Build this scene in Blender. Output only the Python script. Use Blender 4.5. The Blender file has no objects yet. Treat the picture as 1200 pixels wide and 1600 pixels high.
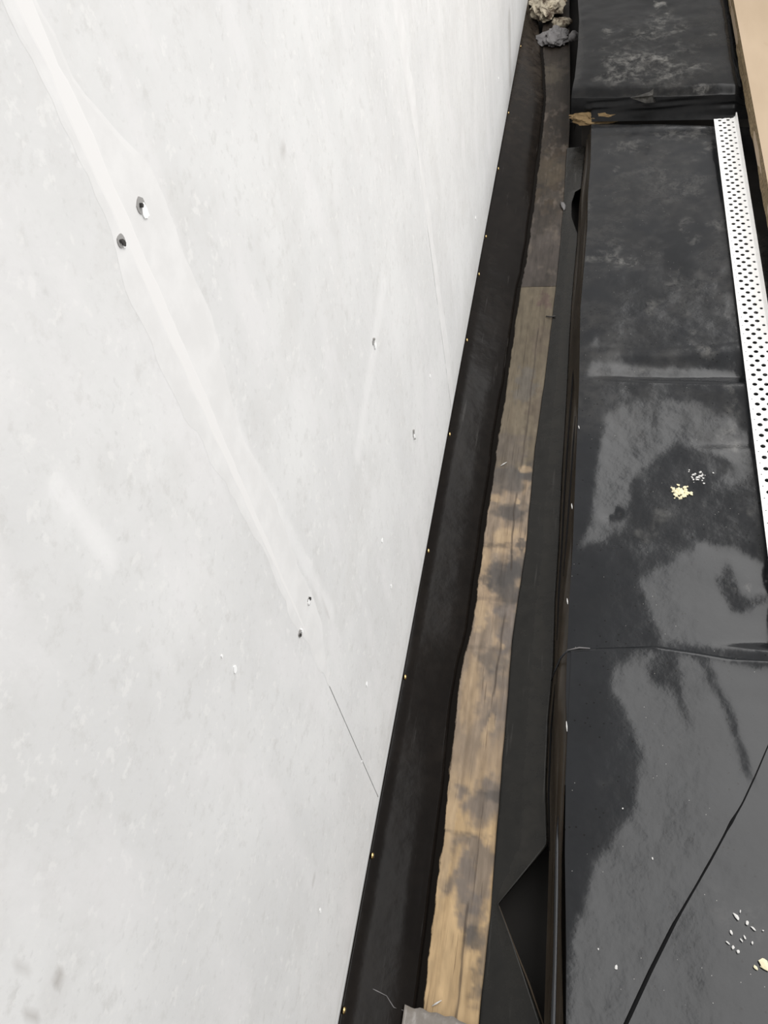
import bpy, bmesh, math, random
import numpy as np
from mathutils import Matrix, Vector

C = bpy.context.scene
COL = C.collection
random.seed(7)

# ------------------------------------------------------------------ camera
CAMZ = 1.36                                   # eye height above the channel floor
F = 1295.0                                    # focal length in pixels of a 1200 x 1600 picture
R = np.array([[0.9711077782824064, -0.04192854659250787, 0.23492909555874197],
              [0.17981682486363998, 0.7757811586974181, -0.6048384109049708],
              [-0.15689357047172986, 0.629607489465247, 0.7609065755754126]])
cam = bpy.data.cameras.new('camera')
cam.sensor_fit = 'VERTICAL'
cam.sensor_height = 36.0
cam.lens = 36.0 * F / 1600.0
cam.clip_start = 0.02
camo = bpy.data.objects.new('camera', cam)
COL.objects.link(camo)
m4 = Matrix([list(R[i]) + [0] for i in range(3)] + [[0, 0, 0, 1]])
camo.matrix_world = Matrix.Translation((0, 0, CAMZ)) @ m4
C.camera = camo

# ------------------------------------------------------------------ light
w = bpy.data.worlds.new('world')
C.world = w
w.use_nodes = True
bg = w.node_tree.nodes['Background']
bg.inputs[0].default_value = (1.0, 0.985, 0.97, 1)
bg.inputs[1].default_value = 0.48
LX0, LX1, LY0, LY1, LZ = 0.42, 2.45, -0.1, 5.5, 2.75
LRAD = 3.4
ld = bpy.data.lights.new('ceiling_light_panel', 'AREA')
ld.shape = 'RECTANGLE'
ld.size = LX1 - LX0
ld.size_y = LY1 - LY0
ld.energy = LRAD * math.pi * ld.size * ld.size_y
ld.color = (1.0, 0.99, 0.975)
lo = bpy.data.objects.new('ceiling_light_panel', ld)
lo.location = ((LX0 + LX1) / 2, (LY0 + LY1) / 2, LZ)
COL.objects.link(lo)
sd = bpy.data.lights.new('side_fill', 'AREA')     # added fill, low at the right, lifts the lower boards; no source in view
sd.shape = 'RECTANGLE'; sd.size = 3.4; sd.size_y = 1.0; sd.energy = 44.0; sd.color = (0.97, 0.985, 1.0)
so = bpy.data.objects.new('side_fill', sd)
so.location = (3.0, 1.3, 0.75); so.rotation_euler = (math.radians(90), 0, math.radians(90))
COL.objects.link(so)
C.view_settings.view_transform = 'Standard'
C.view_settings.look = 'None'
C.view_settings.gamma = 1.0
C.view_settings.exposure = 0.0
C.view_settings.use_curve_mapping = False

# ------------------------------------------------------------------ measuring
def ray(u, v):
    return R @ (np.array([u - 600.0, -(v - 800.0), -F]) / F)
def at(u, v, z=0.0):                          # measured pixel -> place on a level surface
    d = ray(u, v)
    s = (z - CAMZ) / d[2]
    return np.array([d[0] * s, d[1] * s, z])
XW = -0.301                                   # face of the boards
def onwall(u, v, x=XW):
    d = ray(u, v)
    s = x / d[0]
    return np.array([x, d[1] * s, CAMZ + d[2] * s])
def poly(pts, z):
    return np.array([at(u, v, z)[:2] for u, v in pts])
def curve_x(pts, z):                          # polyline -> x as a function of y
    P = poly(pts, z)
    P = P[np.argsort(P[:, 1])]
    return lambda y: np.interp(y, P[:, 1], P[:, 0])

# ------------------------------------------------------------------ noise and masks
def vnoise(x, y, sc, seed):
    X = np.asarray(x) * sc; Y = np.asarray(y) * sc
    i = np.floor(X).astype(np.int64); j = np.floor(Y).astype(np.int64)
    fx = X - i; fy = Y - j
    fx = fx * fx * (3 - 2 * fx); fy = fy * fy * (3 - 2 * fy)
    def h(a, b):
        n = (a * 374761393 + b * 668265263 + seed * 1442695041) & 0xffffffff
        n = ((n ^ (n >> 13)) * 1274126177) & 0xffffffff
        return ((n ^ (n >> 16)) & 0xffff) / 65535.0
    return (h(i, j) * (1 - fx) + h(i + 1, j) * fx) * (1 - fy) + (h(i, j + 1) * (1 - fx) + h(i + 1, j + 1) * fx) * fy
def fbm(x, y, sc, seed, o=4):
    r = 0; a = 0.5; t = 0
    for k in range(o):
        r = r + a * vnoise(x, y, sc * 2 ** k, seed + k * 17); t += a; a *= 0.55
    return r / t
def sdist(x, y, P):                           # signed distance to a polygon, + inside
    x = np.asarray(x, float); y = np.asarray(y, float)
    d = np.full(x.shape, 1e9); ins = np.zeros(x.shape, bool)
    n = len(P)
    for k in range(n):
        ax, ay = P[k]; bx, by = P[(k + 1) % n]
        ex, ey = bx - ax, by - ay
        t = np.clip(((x - ax) * ex + (y - ay) * ey) / (ex * ex + ey * ey + 1e-12), 0, 1)
        d = np.minimum(d, np.hypot(x - ax - t * ex, y - ay - t * ey))
        if abs(ey) > 1e-12:
            ins ^= ((ay > y) != (by > y)) & (x < (bx - ax) * (y - ay) / ey + ax)
    return np.where(ins, d, -d)
def sstep(v, a, b):
    t = np.clip((v - a) / (b - a), 0, 1)
    return t * t * (3 - 2 * t)
def pmask(x, y, pts, z, soft, jit=0.0, seed=1):
    d = sdist(x, y, poly(pts, z))
    if jit: d = d + (fbm(x, y, 45, seed) - 0.5) * 2 * jit
    return sstep(d, -soft, soft)
def blob(x, y, u, v, z, r, seed, ry=None, amp=0.9):
    p = at(u, v, z)
    ry = ry or r
    d = np.hypot((x - p[0]) / r, (y - p[1]) / ry)
    d = d + (fbm(x, y, 1.6 / r, seed) - 0.5) * 2 * amp
    return 1 - sstep(d, 0.5, 1.1)

# ------------------------------------------------------------------ object helpers
def link(name, me, mat=None, parent=None):
    o = bpy.data.objects.new(name, me)
    COL.objects.link(o)
    if mat is not None and not me.materials: me.materials.append(mat)
    if parent is not None: o.parent = parent
    return o
def tag(o, label=None, cat=None, group=None, kind=None):
    if label: o['label'] = label
    if cat: o['category'] = cat
    if group: o['group'] = group
    if kind: o['kind'] = kind
    return o
def mesh(name, V, Fs, mat=None, parent=None, smooth=False, attrs=None):
    me = bpy.data.meshes.new(name)
    me.from_pydata([tuple(map(float, v)) for v in V], [], [tuple(map(int, f)) for f in Fs])
    if smooth:
        me.polygons.foreach_set('use_smooth', [True] * len(me.polygons))
    for k, a in (attrs or {}).items():
        a = np.asarray(a, np.float32)
        if a.ndim == 1:
            me.attributes.new(k, 'FLOAT', 'POINT').data.foreach_set('value', a)
        else:
            c4 = np.ones((len(a), 4), np.float32); c4[:, :3] = a
            me.attributes.new(k, 'FLOAT_COLOR', 'POINT').data.foreach_set('color', c4.ravel())
    me.update()
    return link(name, me, mat, parent)
def grid_faces(ni, nj, flip=False):
    a = np.arange(ni * nj).reshape(ni, nj)
    q = np.stack([a[:-1, :-1], a[1:, :-1], a[1:, 1:], a[:-1, 1:]], -1).reshape(-1, 4)
    return q[:, ::-1] if flip else q
def boxv(x0, x1, y0, y1, z0, z1):
    V = [(x, y, z) for x in (x0, x1) for y in (y0, y1) for z in (z0, z1)]
    Fs = [(0, 1, 3, 2), (4, 6, 7, 5), (0, 4, 5, 1), (2, 3, 7, 6), (0, 2, 6, 4), (1, 5, 7, 3)]
    return V, Fs
def bevel_box(name, x0, x1, y0, y1, z0, z1, mat, parent=None, b=0.002, seg=2):
    V, Fs = boxv(x0, x1, y0, y1, z0, z1)
    bm = bmesh.new()
    vs = [bm.verts.new(v) for v in V]
    for f in Fs: bm.faces.new([vs[i] for i in f])
    bmesh.ops.recalc_face_normals(bm, faces=bm.faces)
    bmesh.ops.bevel(bm, geom=list(bm.edges), offset=b, segments=seg, affect='EDGES', profile=0.5)
    me = bpy.data.meshes.new(name); bm.to_mesh(me); bm.free()
    return link(name, me, mat, parent)

def tube(name, pts, r, mat, parent=None, n=8, smooth=True):
    V = []; P = [Vector(p) for p in pts]
    for i, p in enumerate(P):
        d = (P[min(i + 1, len(P) - 1)] - P[max(i - 1, 0)]).normalized()
        a = d.orthogonal().normalized(); b = d.cross(a)
        rr = r[i] if isinstance(r, (list, tuple)) else r
        for k in range(n):
            V.append(p + (a * math.cos(2 * math.pi * k / n) + b * math.sin(2 * math.pi * k / n)) * rr)
    Fs = [(i * n + k, i * n + (k + 1) % n, (i + 1) * n + (k + 1) % n, (i + 1) * n + k) for i in range(len(P) - 1) for k in range(n)]
    Fs += [tuple(range(n))[::-1], tuple((len(P) - 1) * n + k for k in range(n))]
    return mesh(name, V, Fs, mat, parent, smooth)
# ------------------------------------------------------------------ materials
def newmat(name, col=(0.5, 0.5, 0.5), rough=0.5, metal=0.0, spec=0.5):
    m = bpy.data.materials.new(name); m.use_nodes = True
    b = m.node_tree.nodes['Principled BSDF']
    b.inputs['Base Color'].default_value = (*col, 1)
    b.inputs['Roughness'].default_value = rough
    b.inputs['Metallic'].default_value = metal
    b.inputs['Specular IOR Level'].default_value = spec
    return m
class NT:
    def __init__(s, m):
        s.t = m.node_tree; s.n = s.t.nodes; s.b = s.n['Principled BSDF']
        s.co = s.n.new('ShaderNodeTexCoord').outputs['Object']
    def l(s, a, b): s.t.links.new(a, b)
    def noise(s, sc, det=4, rough=0.55, stretch=None, dist=0.0):
        n = s.n.new('ShaderNodeTexNoise')
        n.inputs['Scale'].default_value = sc; n.inputs['Detail'].default_value = det
        n.inputs['Roughness'].default_value = rough; n.inputs['Distortion'].default_value = dist
        if stretch:
            mp = s.n.new('ShaderNodeMapping'); mp.inputs['Scale'].default_value = stretch
            s.l(s.co, mp.inputs['Vector']); s.l(mp.outputs[0], n.inputs['Vector'])
        else: s.l(s.co, n.inputs['Vector'])
        return n.outputs['Fac']
    def vor(s, sc):
        n = s.n.new('ShaderNodeTexVoronoi'); n.voronoi_dimensions = '2D'; n.inputs['Scale'].default_value = sc
        s.l(s.co, n.inputs['Vector'])
        return n.outputs['Distance'], n.outputs['Color']
    def rng(s, v, a, b, c=0.0, d=1.0):
        n = s.n.new('ShaderNodeMapRange'); n.interpolation_type = 'SMOOTHSTEP'
        n.inputs[1].default_value = a; n.inputs[2].default_value = b
        n.inputs[3].default_value = c; n.inputs[4].default_value = d
        s.l(v, n.inputs[0]); return n.outputs[0]
    def math(s, op, a, b=None):
        n = s.n.new('ShaderNodeMath'); n.operation = op
        for i, x in enumerate((a, b)):
            if x is None: continue
            if isinstance(x, (int, float)): n.inputs[i].default_value = x
            else: s.l(x, n.inputs[i])
        return n.outputs[0]
    def mix(s, fac, a, b, mode='MIX'):
        n = s.n.new('ShaderNodeMix'); n.data_type = 'RGBA'; n.blend_type = mode
        for i, x in ((0, fac), (6, a), (7, b)):
            if isinstance(x, (int, float)): n.inputs[i].default_value = x
            elif isinstance(x, tuple): n.inputs[i].default_value = (*x, 1)
            else: s.l(x, n.inputs[i])
        return n.outputs[2]
    def attr(s, name, out='Fac'):
        n = s.n.new('ShaderNodeAttribute'); n.attribute_name = name
        return n.outputs[out]
    def bump(s, h, strength, dist):
        n = s.n.new('ShaderNodeBump'); n.inputs['Strength'].default_value = strength
        n.inputs['Distance'].default_value = dist
        s.l(h, n.inputs['Height']); s.l(n.outputs[0], s.b.inputs['Normal'])
    def color(s, c): s.l(c, s.b.inputs['Base Color'])
    def rough(s, c): s.l(c, s.b.inputs['Roughness'])

# cement board: pale grey, faintly mottled
m_board = newmat('cement_board', rough=0.75, spec=0.25); t = NT(m_board)
c = t.mix(t.rng(t.noise(5, 5), 0.35, 0.7), (0.715, 0.71, 0.70), (0.78, 0.775, 0.763))
c = t.mix(t.rng(t.noise(9, 6, 0.7), 0.48, 0.70, 0, 0.45), c, (0.655, 0.645, 0.625))
c = t.mix(t.rng(t.noise(50, 5, 0.7), 0.52, 0.70, 0, 0.55), c, (0.62, 0.61, 0.59))
c = t.mix(t.rng(t.noise(75, 4, 0.6), 0.58, 0.68, 0, 0.5), c, (0.83, 0.82, 0.80))
c = t.mix(t.rng(t.noise(120, 3, 0.6), 0.60, 0.74, 0, 0.32), c, (0.55, 0.545, 0.53))
c = t.mix(t.rng(t.noise(14, 4, 0.5, (1, 1, 0.35)), 0.5, 0.72, 0, 0.5), c, (0.81, 0.795, 0.79))
c = t.mix(t.attr('stain'), c, (0.36, 0.33, 0.30))
c = t.mix(t.attr('chalk'), c, (0.86, 0.85, 0.84))
t.color(c); t.bump(t.noise(160, 4), 0.12, 0.002)
# joint filler
m_filler = newmat('joint_filler', rough=0.8, spec=0.2); t = NT(m_filler)
t.color(t.mix(t.rng(t.noise(30, 4), 0.35, 0.7), (0.755, 0.745, 0.732), (0.805, 0.795, 0.782)))
t.bump(t.noise(90, 4), 0.1, 0.002)
m_fill2 = newmat('fresh_filler', (0.825, 0.81, 0.795), 0.8, spec=0.2)
m_trim = newmat('edge_trim', (0.60, 0.60, 0.595), 0.5)
m_white = newmat('white_chalk', (0.93, 0.93, 0.92), 0.8, spec=0.2)
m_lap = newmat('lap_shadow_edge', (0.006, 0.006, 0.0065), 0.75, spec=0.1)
m_hole = newmat('screw_recess', (0.34, 0.33, 0.32), 0.7)
m_slot = newmat('screw_slot', (0.04, 0.037, 0.035), 0.6)
m_tick = newmat('grey_scuff', (0.38, 0.37, 0.35), 0.8)
m_brass = newmat('brass', (0.72, 0.52, 0.24), 0.28, 1.0)
m_steel = newmat('steel', (0.42, 0.40, 0.37), 0.4, 1.0)
m_sub = newmat('backing', (0.10, 0.09, 0.08), 0.9)
m_floor = newmat('concrete', (0.035, 0.032, 0.03), 0.9); t = NT(m_floor)
t.color(t.mix(t.noise(8), (0.015, 0.014, 0.013), (0.04, 0.037, 0.034)))

def membrane(name, base, dustc, rough, spec=0.5, dots=False, scratch=False, bumpk=0.08):
    m = newmat(name, base, rough, spec=spec); t = NT(m)
    n = t.noise(9, 5, 0.6)
    c = t.mix(t.rng(n, 0.3, 0.75), base, tuple(x * 1.35 for x in base))
    dust = t.math('MULTIPLY', t.attr('dust'), t.rng(t.noise(38, 6, 0.65), 0.30, 0.72, 0.25, 1.0))
    c = t.mix(dust, c, dustc)
    sn = t.math('MULTIPLY', t.rng(t.noise(34, 7, 0.72, (1, .8, 1), .35), 0.40, 0.72), t.rng(t.noise(11, 3, 0.5), 0.36, 0.60, 0.15, 1.0))
    smear = t.math('MULTIPLY', t.attr('smear'), sn)
    c = t.mix(smear, c, (0.30, 0.29, 0.27))
    if dots:
        d, cc = t.vor(46)
        sel = t.math('MULTIPLY', t.rng(d, 0.05, 0.085, 1, 0), t.rng(t.noise(21, 2), 0.5, 0.56))
        c = t.mix(sel, c, (0.004, 0.004, 0.004))
        d2, cc2 = t.vor(33)
        sel2 = t.math('MULTIPLY', t.rng(d2, 0.010, 0.022, 1, 0), t.rng(t.noise(13, 2), 0.56, 0.60))
        c = t.mix(sel2, c, (0.45, 0.44, 0.41))
    if scratch:
        s = t.rng(t.noise(60, 5, 0.6, (1.6, 0.10, 1.0)), 0.62, 0.72, 0, 0.25)
        c = t.mix(s, c, (0.10, 0.095, 0.09))
    t.color(c)
    r = t.math('ADD', t.math('MULTIPLY', dust, 0.30), rough)
    t.rough(t.math('ADD', t.math('MULTIPLY', t.noise(20, 4), 0.08), r))
    t.bump(t.noise(26, 4, 0.5), bumpk, 0.01)
    return m
m_mem = membrane('black_membrane', (0.0112, 0.0122, 0.0142), (0.07, 0.066, 0.060), 0.11, 0.42, dots=True)
m_far = membrane('black_membrane_dusty', (0.0075, 0.0078, 0.0085), (0.05, 0.047, 0.042), 0.16, 0.15)
m_strip = membrane('black_membrane_strip', (0.0095, 0.0092, 0.0082), (0.03, 0.027, 0.022), 0.17, 0.26, scratch=True)
m_wallmem = membrane('black_upstand_membrane', (0.0062, 0.0050, 0.0044), (0.060, 0.047, 0.036), 0.15, 0.11, scratch=True)  # slight brown in the base stands in for the plank mirrored in the sheet
m_skirt = membrane('black_membrane_side', (0.033, 0.026, 0.019), (0.08, 0.066, 0.052), 0.25, 0.35, scratch=True)  # brown of the plank's reflection is put into the base colour

# wood of the sole planks: painted colour attribute + grain
m_wood = newmat('weathered_plank', rough=0.62, spec=0.35); t = NT(m_wood)
c = t.attr('tint', 'Color')
g = t.noise(70, 5, 0.6, (1.0, 0.05, 1.0), 0.4)
c = t.mix(t.rng(g, 0.38, 0.70, 0.0, 0.40), c, (0.42, 0.38, 0.33), 'MULTIPLY')
g2 = t.noise(230, 3, 0.6, (1.0, 0.04, 1.0))
c = t.mix(t.rng(g2, 0.60, 0.70, 0, 0.55), c, (0.30, 0.26, 0.23), 'MULTIPLY')
pn = t.noise(90, 5, 0.7, (1.0, 0.30, 1.0))
pk = t.rng(t.math('ADD', t.attr('paint'), t.math('MULTIPLY', t.math('SUBTRACT', pn, 0.5), 0.9)), 0.36, 0.64)
c = t.mix(pk, c, (0.0085, 0.0070, 0.0058))
t.l(t.rng(pk, 0, 1, 0.35, 0.04), t.b.inputs['Specular IOR Level'])
t.color(c); t.bump(g, 0.25, 0.002)
# panel
m_panel = newmat('pale_panel', rough=0.7, spec=0.25); t = NT(m_panel)
c = t.mix(t.rng(t.noise(7, 4, 0.5, (1, 0.25, 1)), 0.3, 0.7), (0.40, 0.305, 0.21), (0.465, 0.36, 0.255))
c = t.mix(t.rng(t.noise(16, 2, 0.5), 0.70, 0.76, 0, 0.35), c, (0.38, 0.28, 0.19))
t.color(c)
m_panedge = newmat('panel_edge', rough=0.9, spec=0.1); t = NT(m_panedge)
c = t.mix(t.rng(t.noise(120, 5, 0.7), 0.3, 0.7), (0.13, 0.095, 0.055), (0.33, 0.25, 0.15))
t.color(c); t.bump(t.noise(140, 4), 0.6, 0.004)
m_pvc = newmat('white_plastic', (0.95, 0.945, 0.93), 0.35, spec=0.5)
m_foam = newmat('yellow_foam', rough=0.9, spec=0.1); t = NT(m_foam)
t.color(t.mix(t.noise(60, 4), (0.11, 0.075, 0.038), (0.30, 0.21, 0.11)))
m_rub = newmat('rubble', rough=0.9, spec=0.1); t = NT(m_rub)
c = t.mix(t.rng(t.noise(22, 5, 0.65), 0.40, 0.58), (0.10, 0.075, 0.055), (0.55, 0.49, 0.38))
t.color(t.mix(t.rng(t.noise(15, 3), 0.62, 0.72, 0, 0.6), c, (0.55, 0.25, 0.13)))
m_greylump = newmat('grey_plastic', rough=0.5, spec=0.4); t = NT(m_greylump)
t.color(t.mix(t.noise(25, 5, 0.6), (0.085, 0.08, 0.08), (0.26, 0.25, 0.25)))
m_tape = newmat('grey_tape', rough=0.3, spec=0.6); t = NT(m_tape)
c = t.mix(t.noise(40, 5, 0.65, (1, 0.4, 1)), (0.13, 0.11, 0.09), (0.36, 0.33, 0.30))
t.color(c); t.bump(t.noise(60, 4), 0.5, 0.004)
m_crumbw = newmat('white_crumb', (0.72, 0.71, 0.69), 0.9, spec=0.1)
m_crumby = newmat('cream_crumb', (0.90, 0.83, 0.58), 0.9, spec=0.1)
m_dirt = newmat('brown_dirt', (0.075, 0.058, 0.042), 0.9, spec=0.1)

# ================================================================== structure
V, Fs = boxv(-1.2, 1.6, -1.6, 4.9, -0.16, -0.06)
tag(mesh('floor', V, Fs, m_floor), 'dark concrete slab under the membranes', kind='structure')
V, Fs = boxv(-0.42, XW - 0.0135, -1.6, 4.9, -0.06, 2.5)
wall = tag(mesh('wall_left', V, Fs, m_sub), 'wall lined with pale grey cement boards', kind='structure')

ZB = 0.060                                     # bottom edge of the boards
YJ = [-1.40, -0.446, 0.446, 1.336, 2.226, 3.116, 4.006, 4.88]
GAP = 0.0009
MARK_DARK = [(443, 238, .012, .004, .35), (91, 1526, .003, .0075, .75), (88, 1537, .003, .005, .6), (35, 1510, .003, .008, .35), (50, 1588, .003, .010, .5), (83, 1575, .003, .004, .5),
             (508, 950, .004, .028, .35), (490, 1375, .010, .006, .35), (85, 1555, .02, .02, .12)]
for k in range(len(YJ) - 1):
    y0, y1 = YJ[k] + GAP, YJ[k + 1] - GAP
    vis = 1 <= k <= 4
    ny, nz = (180, 250) if vis else (3, 3)
    ys = np.linspace(y0, y1, ny); zs = ZB + (np.linspace(0, 1, nz) ** 1.3) * 2.38
    Yg, Zg = np.meshgrid(ys, zs, indexing='ij')
    # front grid + back face + rims as one closed board
    Xg = np.full(Yg.shape, XW)
    Vf = np.stack([Xg, Yg, Zg], -1).reshape(-1, 3)
    Vb = Vf.copy(); Vb[:, 0] = XW - 0.0125
    idx = np.arange(ny * nz).reshape(ny, nz)
    ring = list(idx[:, 0]) + list(idx[-1, 1:]) + list(idx[-2::-1, -1]) + list(idx[0, -2:0:-1])
    off = len(Vf)
    Vr = Vf[ring].copy(); Vr[:, 0] -= 0.0125
    rf = [(ring[i], off + i, off + (i + 1) % len(ring), ring[(i + 1) % len(ring)]) for i in range(len(ring))]
    cb = [off + j for j in range(len(ring))]
    Fs = [tuple(q) for q in grid_faces(ny, nz)] + rf + [tuple(cb[::-1])]
    Va = np.vstack([Vf, Vr])
    y_, z_ = Va[:, 1], Va[:, 2]
    stain = np.zeros(len(Va)); chalk = np.zeros(len(Va))
    if vis:
        for (u, v, ry, rz, a) in MARK_DARK:
            p = onwall(u, v)
            d = np.hypot((y_ - p[1]) / ry, (z_ - p[2]) / rz)
            stain = np.maximum(stain, a * (1 - sstep(d, 0.4, 1.2)))
        # brown soiling by the far joint
        p0 = onwall(796, 30); p1 = onwall(797, 115)
        for s in np.linspace(0, 1, 9):
            yy = p0[1] + (p1[1] - p0[1]) * s; zz = p0[2] + (p1[2] - p0[2]) * s
            d = np.hypot((y_ - yy) / 0.05, (z_ - zz) / 0.05) + (fbm(y_, z_, 20, 5) - .5)
            stain = np.maximum(stain, 0.40 * (1 - sstep(d, 0.3, 1.2)))
        # grubby bottom rim and chalky band further up
        stain = np.maximum(stain, 0.18 * (1 - sstep(z_ - ZB + (fbm(y_, z_, 30, 3) - .5) * .05, 0.0, 0.03)))
        # diagonal chalky trowel wipes
        for (u0, v0, u1, v1, wd, a) in [(90, 760, 170, 870, .010, .6), (600, 440, 560, 700, .02, .45), (350, 640, 520, 960, .012, .5)]:
            a0 = onwall(u0, v0)[1:]; a1 = onwall(u1, v1)[1:]
            e = a1 - a0; tt = np.clip(((y_ - a0[0]) * e[0] + (z_ - a0[1]) * e[1]) / (e @ e), 0, 1)
            d = np.hypot(y_ - a0[0] - tt * e[0], z_ - a0[1] - tt * e[1]) + (fbm(y_, z_, 40, 9) - .5) * wd
            chalk = np.maximum(chalk, a * (1 - sstep(d, wd * .3, wd * 1.3)))
    b = mesh('cement_board', Va, Fs, m_board, wall, attrs={'stain': stain, 'chalk': chalk})
    if k == 2: board2 = b
    if k == 1: board1 = b
    if k == 3: board3 = b

# filler along the board joints: thin ragged skims
def skim(name, prof, parent, proud, seed, x=XW, base=.00005):
    """prof: rows of (z, y_left, y_right)"""
    zz = np.linspace(prof[0][0], prof[-1][0], 160)
    P = np.array(prof)
    o = np.argsort(P[:, 0])
    a = np.interp(zz, P[o, 0], P[o, 1]); b = np.interp(zz, P[o, 0], P[o, 2])
    ja = (fbm(zz * 0 + seed, zz, 18, seed) - .5) * .016 + (vnoise(zz * 0, zz, 90, seed + 3) - .5) * .004
    jb = (fbm(zz * 0 + seed, zz, 15, seed + 9) - .5) * .018 + (vnoise(zz * 0, zz, 90, seed + 5) - .5) * .004
    wd = np.clip((b - a) / .03, 0, 1)
    a = a + ja * wd; b = np.maximum(b + jb * wd, a + 0.0006)
    V = []
    for i in range(160):
        m = (a[i] + b[i]) / 2
        V += [(x + base, a[i], zz[i]), (x + proud, a[i] * .8 + m * .2, zz[i]), (x + proud, b[i] * .8 + m * .2, zz[i]), (x + base, b[i], zz[i])]
    up = zz[-1] > zz[0]
    return mesh(name, V, grid_faces(160, 4, flip=up), m_filler, parent)
def wz(u, v): return onwall(u, v)[2]
def wy(u, v): return onwall(u, v)[1]
skim('joint_filler', [(2.3, .42, .47), (wz(40, 30), .425, .452), (wz(110, 160), .43, .455), (wz(240, 240), .425, .500), (wz(215, 420), .418, .498),
                      (wz(300, 560), .415, .505), (wz(370, 700), .425, .482), (wz(430, 800), .432, .490), (wz(480, 900), .436, .486),
                      (wz(500, 960), .442, .484), (wz(530, 1000), .445, .452), (wz(515, 1070), .4455, .447)], wall, 0.0003, 4)
sk = skim('joint_filler', [(2.3, .434, .456), (wz(40, 30), .434, .452), (wz(240, 460), .437, .4525), (wz(395, 800), .441, .450), (wz(480, 985), .4448, .447)], wall, 0.00040, 14, base=.0003); sk.data.materials.clear(); sk.data.materials.append(m_fill2)
skim('joint_filler', [(2.3, 1.30, 1.37), (wz(625, 0), 1.300, 1.352), (wz(645, 150), 1.325, 1.372), (wz(655, 230), 1.334, 1.352), (wz(672, 350), 1.335, 1.372), (wz(690, 470), 1.336, 1.378), (wz(700, 570), 1.338, 1.390), (ZB + .002, 1.338, 1.376)], wall, 0.0004, 24)
skim('joint_filler', [(2.3, 2.19, 2.26), (1.2, 2.19, 2.262), (.7, 2.2, 2.255), (.35, 2.215, 2.24), (ZB + .02, 2.224, 2.228)], wall, 0.0003, 34)

# bottom edge trim under and over the board edge
V = []; n = 260
for i in range(n):
    y = -1.39 + i * (4.88 + 1.39) / (n - 1)
    j = (vnoise(y, 0.0, 6, 3) - .5) * .0016
    x = XW
    V += [(x + .0001, y, ZB + .0075 + j), (x + .0011, y, ZB + .0055 + j), (x + .0011, y, ZB - .0012), (x + .0002, y, ZB - .0026), (x - .013, y, ZB - .0026)]
o = mesh('edge_trim', V, grid_faces(n, 5), m_trim, wall); o['label'] = 'thin grey trim along the bottom edge of the boards'

# screws in the boards: recessed discs with a dark slot, chips of filler beside them
def disc(u, v, ry, rz, x, seed, n=14, jit=.15, tilt=0.0):
    p = onwall(u, v); rs = random.Random(seed)
    V = [(x, p[1], p[2])]
    for i in range(n):
        a = 2 * math.pi * i / n; r = 1 + (rs.random() - .5) * 2 * jit
        dy, dz = ry * r * math.cos(a), rz * r * math.sin(a)
        ct, st = math.cos(tilt), math.sin(tilt)
        V.append((x, p[1] + dy * ct - dz * st, p[2] + dy * st + dz * ct))
    V2 = [(XW, q[1], q[2]) for q in V[1:]]
    Fs = [(0, 1 + i, 1 + (i + 1) % n) for i in range(n)] + [(1 + i, n + 1 + i, n + 1 + (i + 1) % n, 1 + (i + 1) % n) for i in range(n)]
    return V + V2, Fs
def mark(name, u, v, ry, rz, proud, mat, parent, seed, jit=.15, tilt=0):
    V, Fs = disc(u, v, ry, rz, XW + proud, seed, jit=jit, tilt=tilt)
    return mesh(name, V, Fs, mat, parent)
def board_screw(u, v, r, parent, seed, chip=None):
    s = mark('screw', u, v, r, r, .0010, m_hole, parent, seed, .12)
    return s
E_SCREWS = [(219, 321, .0056, board2), (188, 377, .0046, board1), (482, 939, .0048, board2), (468, 990, .0046, board1),
            (583, 534, .0050, board2), (646, 678, .0060, board2)]
for i, (u, v, r, b) in enumerate(E_SCREWS):
    s = board_screw(u, v, r, b, 60 + i)
for i, (u, v, ry, rz, b, mt) in enumerate([(225, 330, .0040, .0058, board2, m_white), (192, 382, .0022, .0022, board1, m_white), (191, 380, .002, .002, board1, m_slot),
                                           (481, 941, .0036, .0032, board2, m_white), (585, 539, .0042, .0058, board2, m_white), (470, 986, .0022, .003, board1, m_white),
                                           (646, 682, .0032, .005, board2, m_white)]):
    mark('filler_chip' if mt is m_white else 'screw_slot', u, v, ry, rz, .0013 + .0002 * i, mt, b, 90 + i, .25)
for i, (u, v, r, b) in enumerate([(217, 321, .0014, board2), (186, 377, .0014, board1), (467, 992, .0015, board1), (482, 935, .0016, board2), (583, 530, .0016, board2), (645, 673, .0022, board2), (647, 685, .0016, board2)]):
    mark('screw_slot', u, v, r, r, .0030, m_slot if i < 4 else m_tick, b, 130 + i, .3)
for i, (u, v, r, b) in enumerate([(367, 1045, .0042, board1), (672, 588, .0042, board2), (597, 845, .0040, board2), (611, 917, .0044, board2), (500, 1423, .0038, board1),
                                  (743, 341, .0045, board3), (573, 1069, .0040, board2), (779, 124, .005, board3), (346, 1025, .0016, board1), (565, 1190, .002, board2)]):
    mark('chalk_chip', u, v, r * .8, r, .0010, m_white, b, 160 + i, .35)

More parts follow.
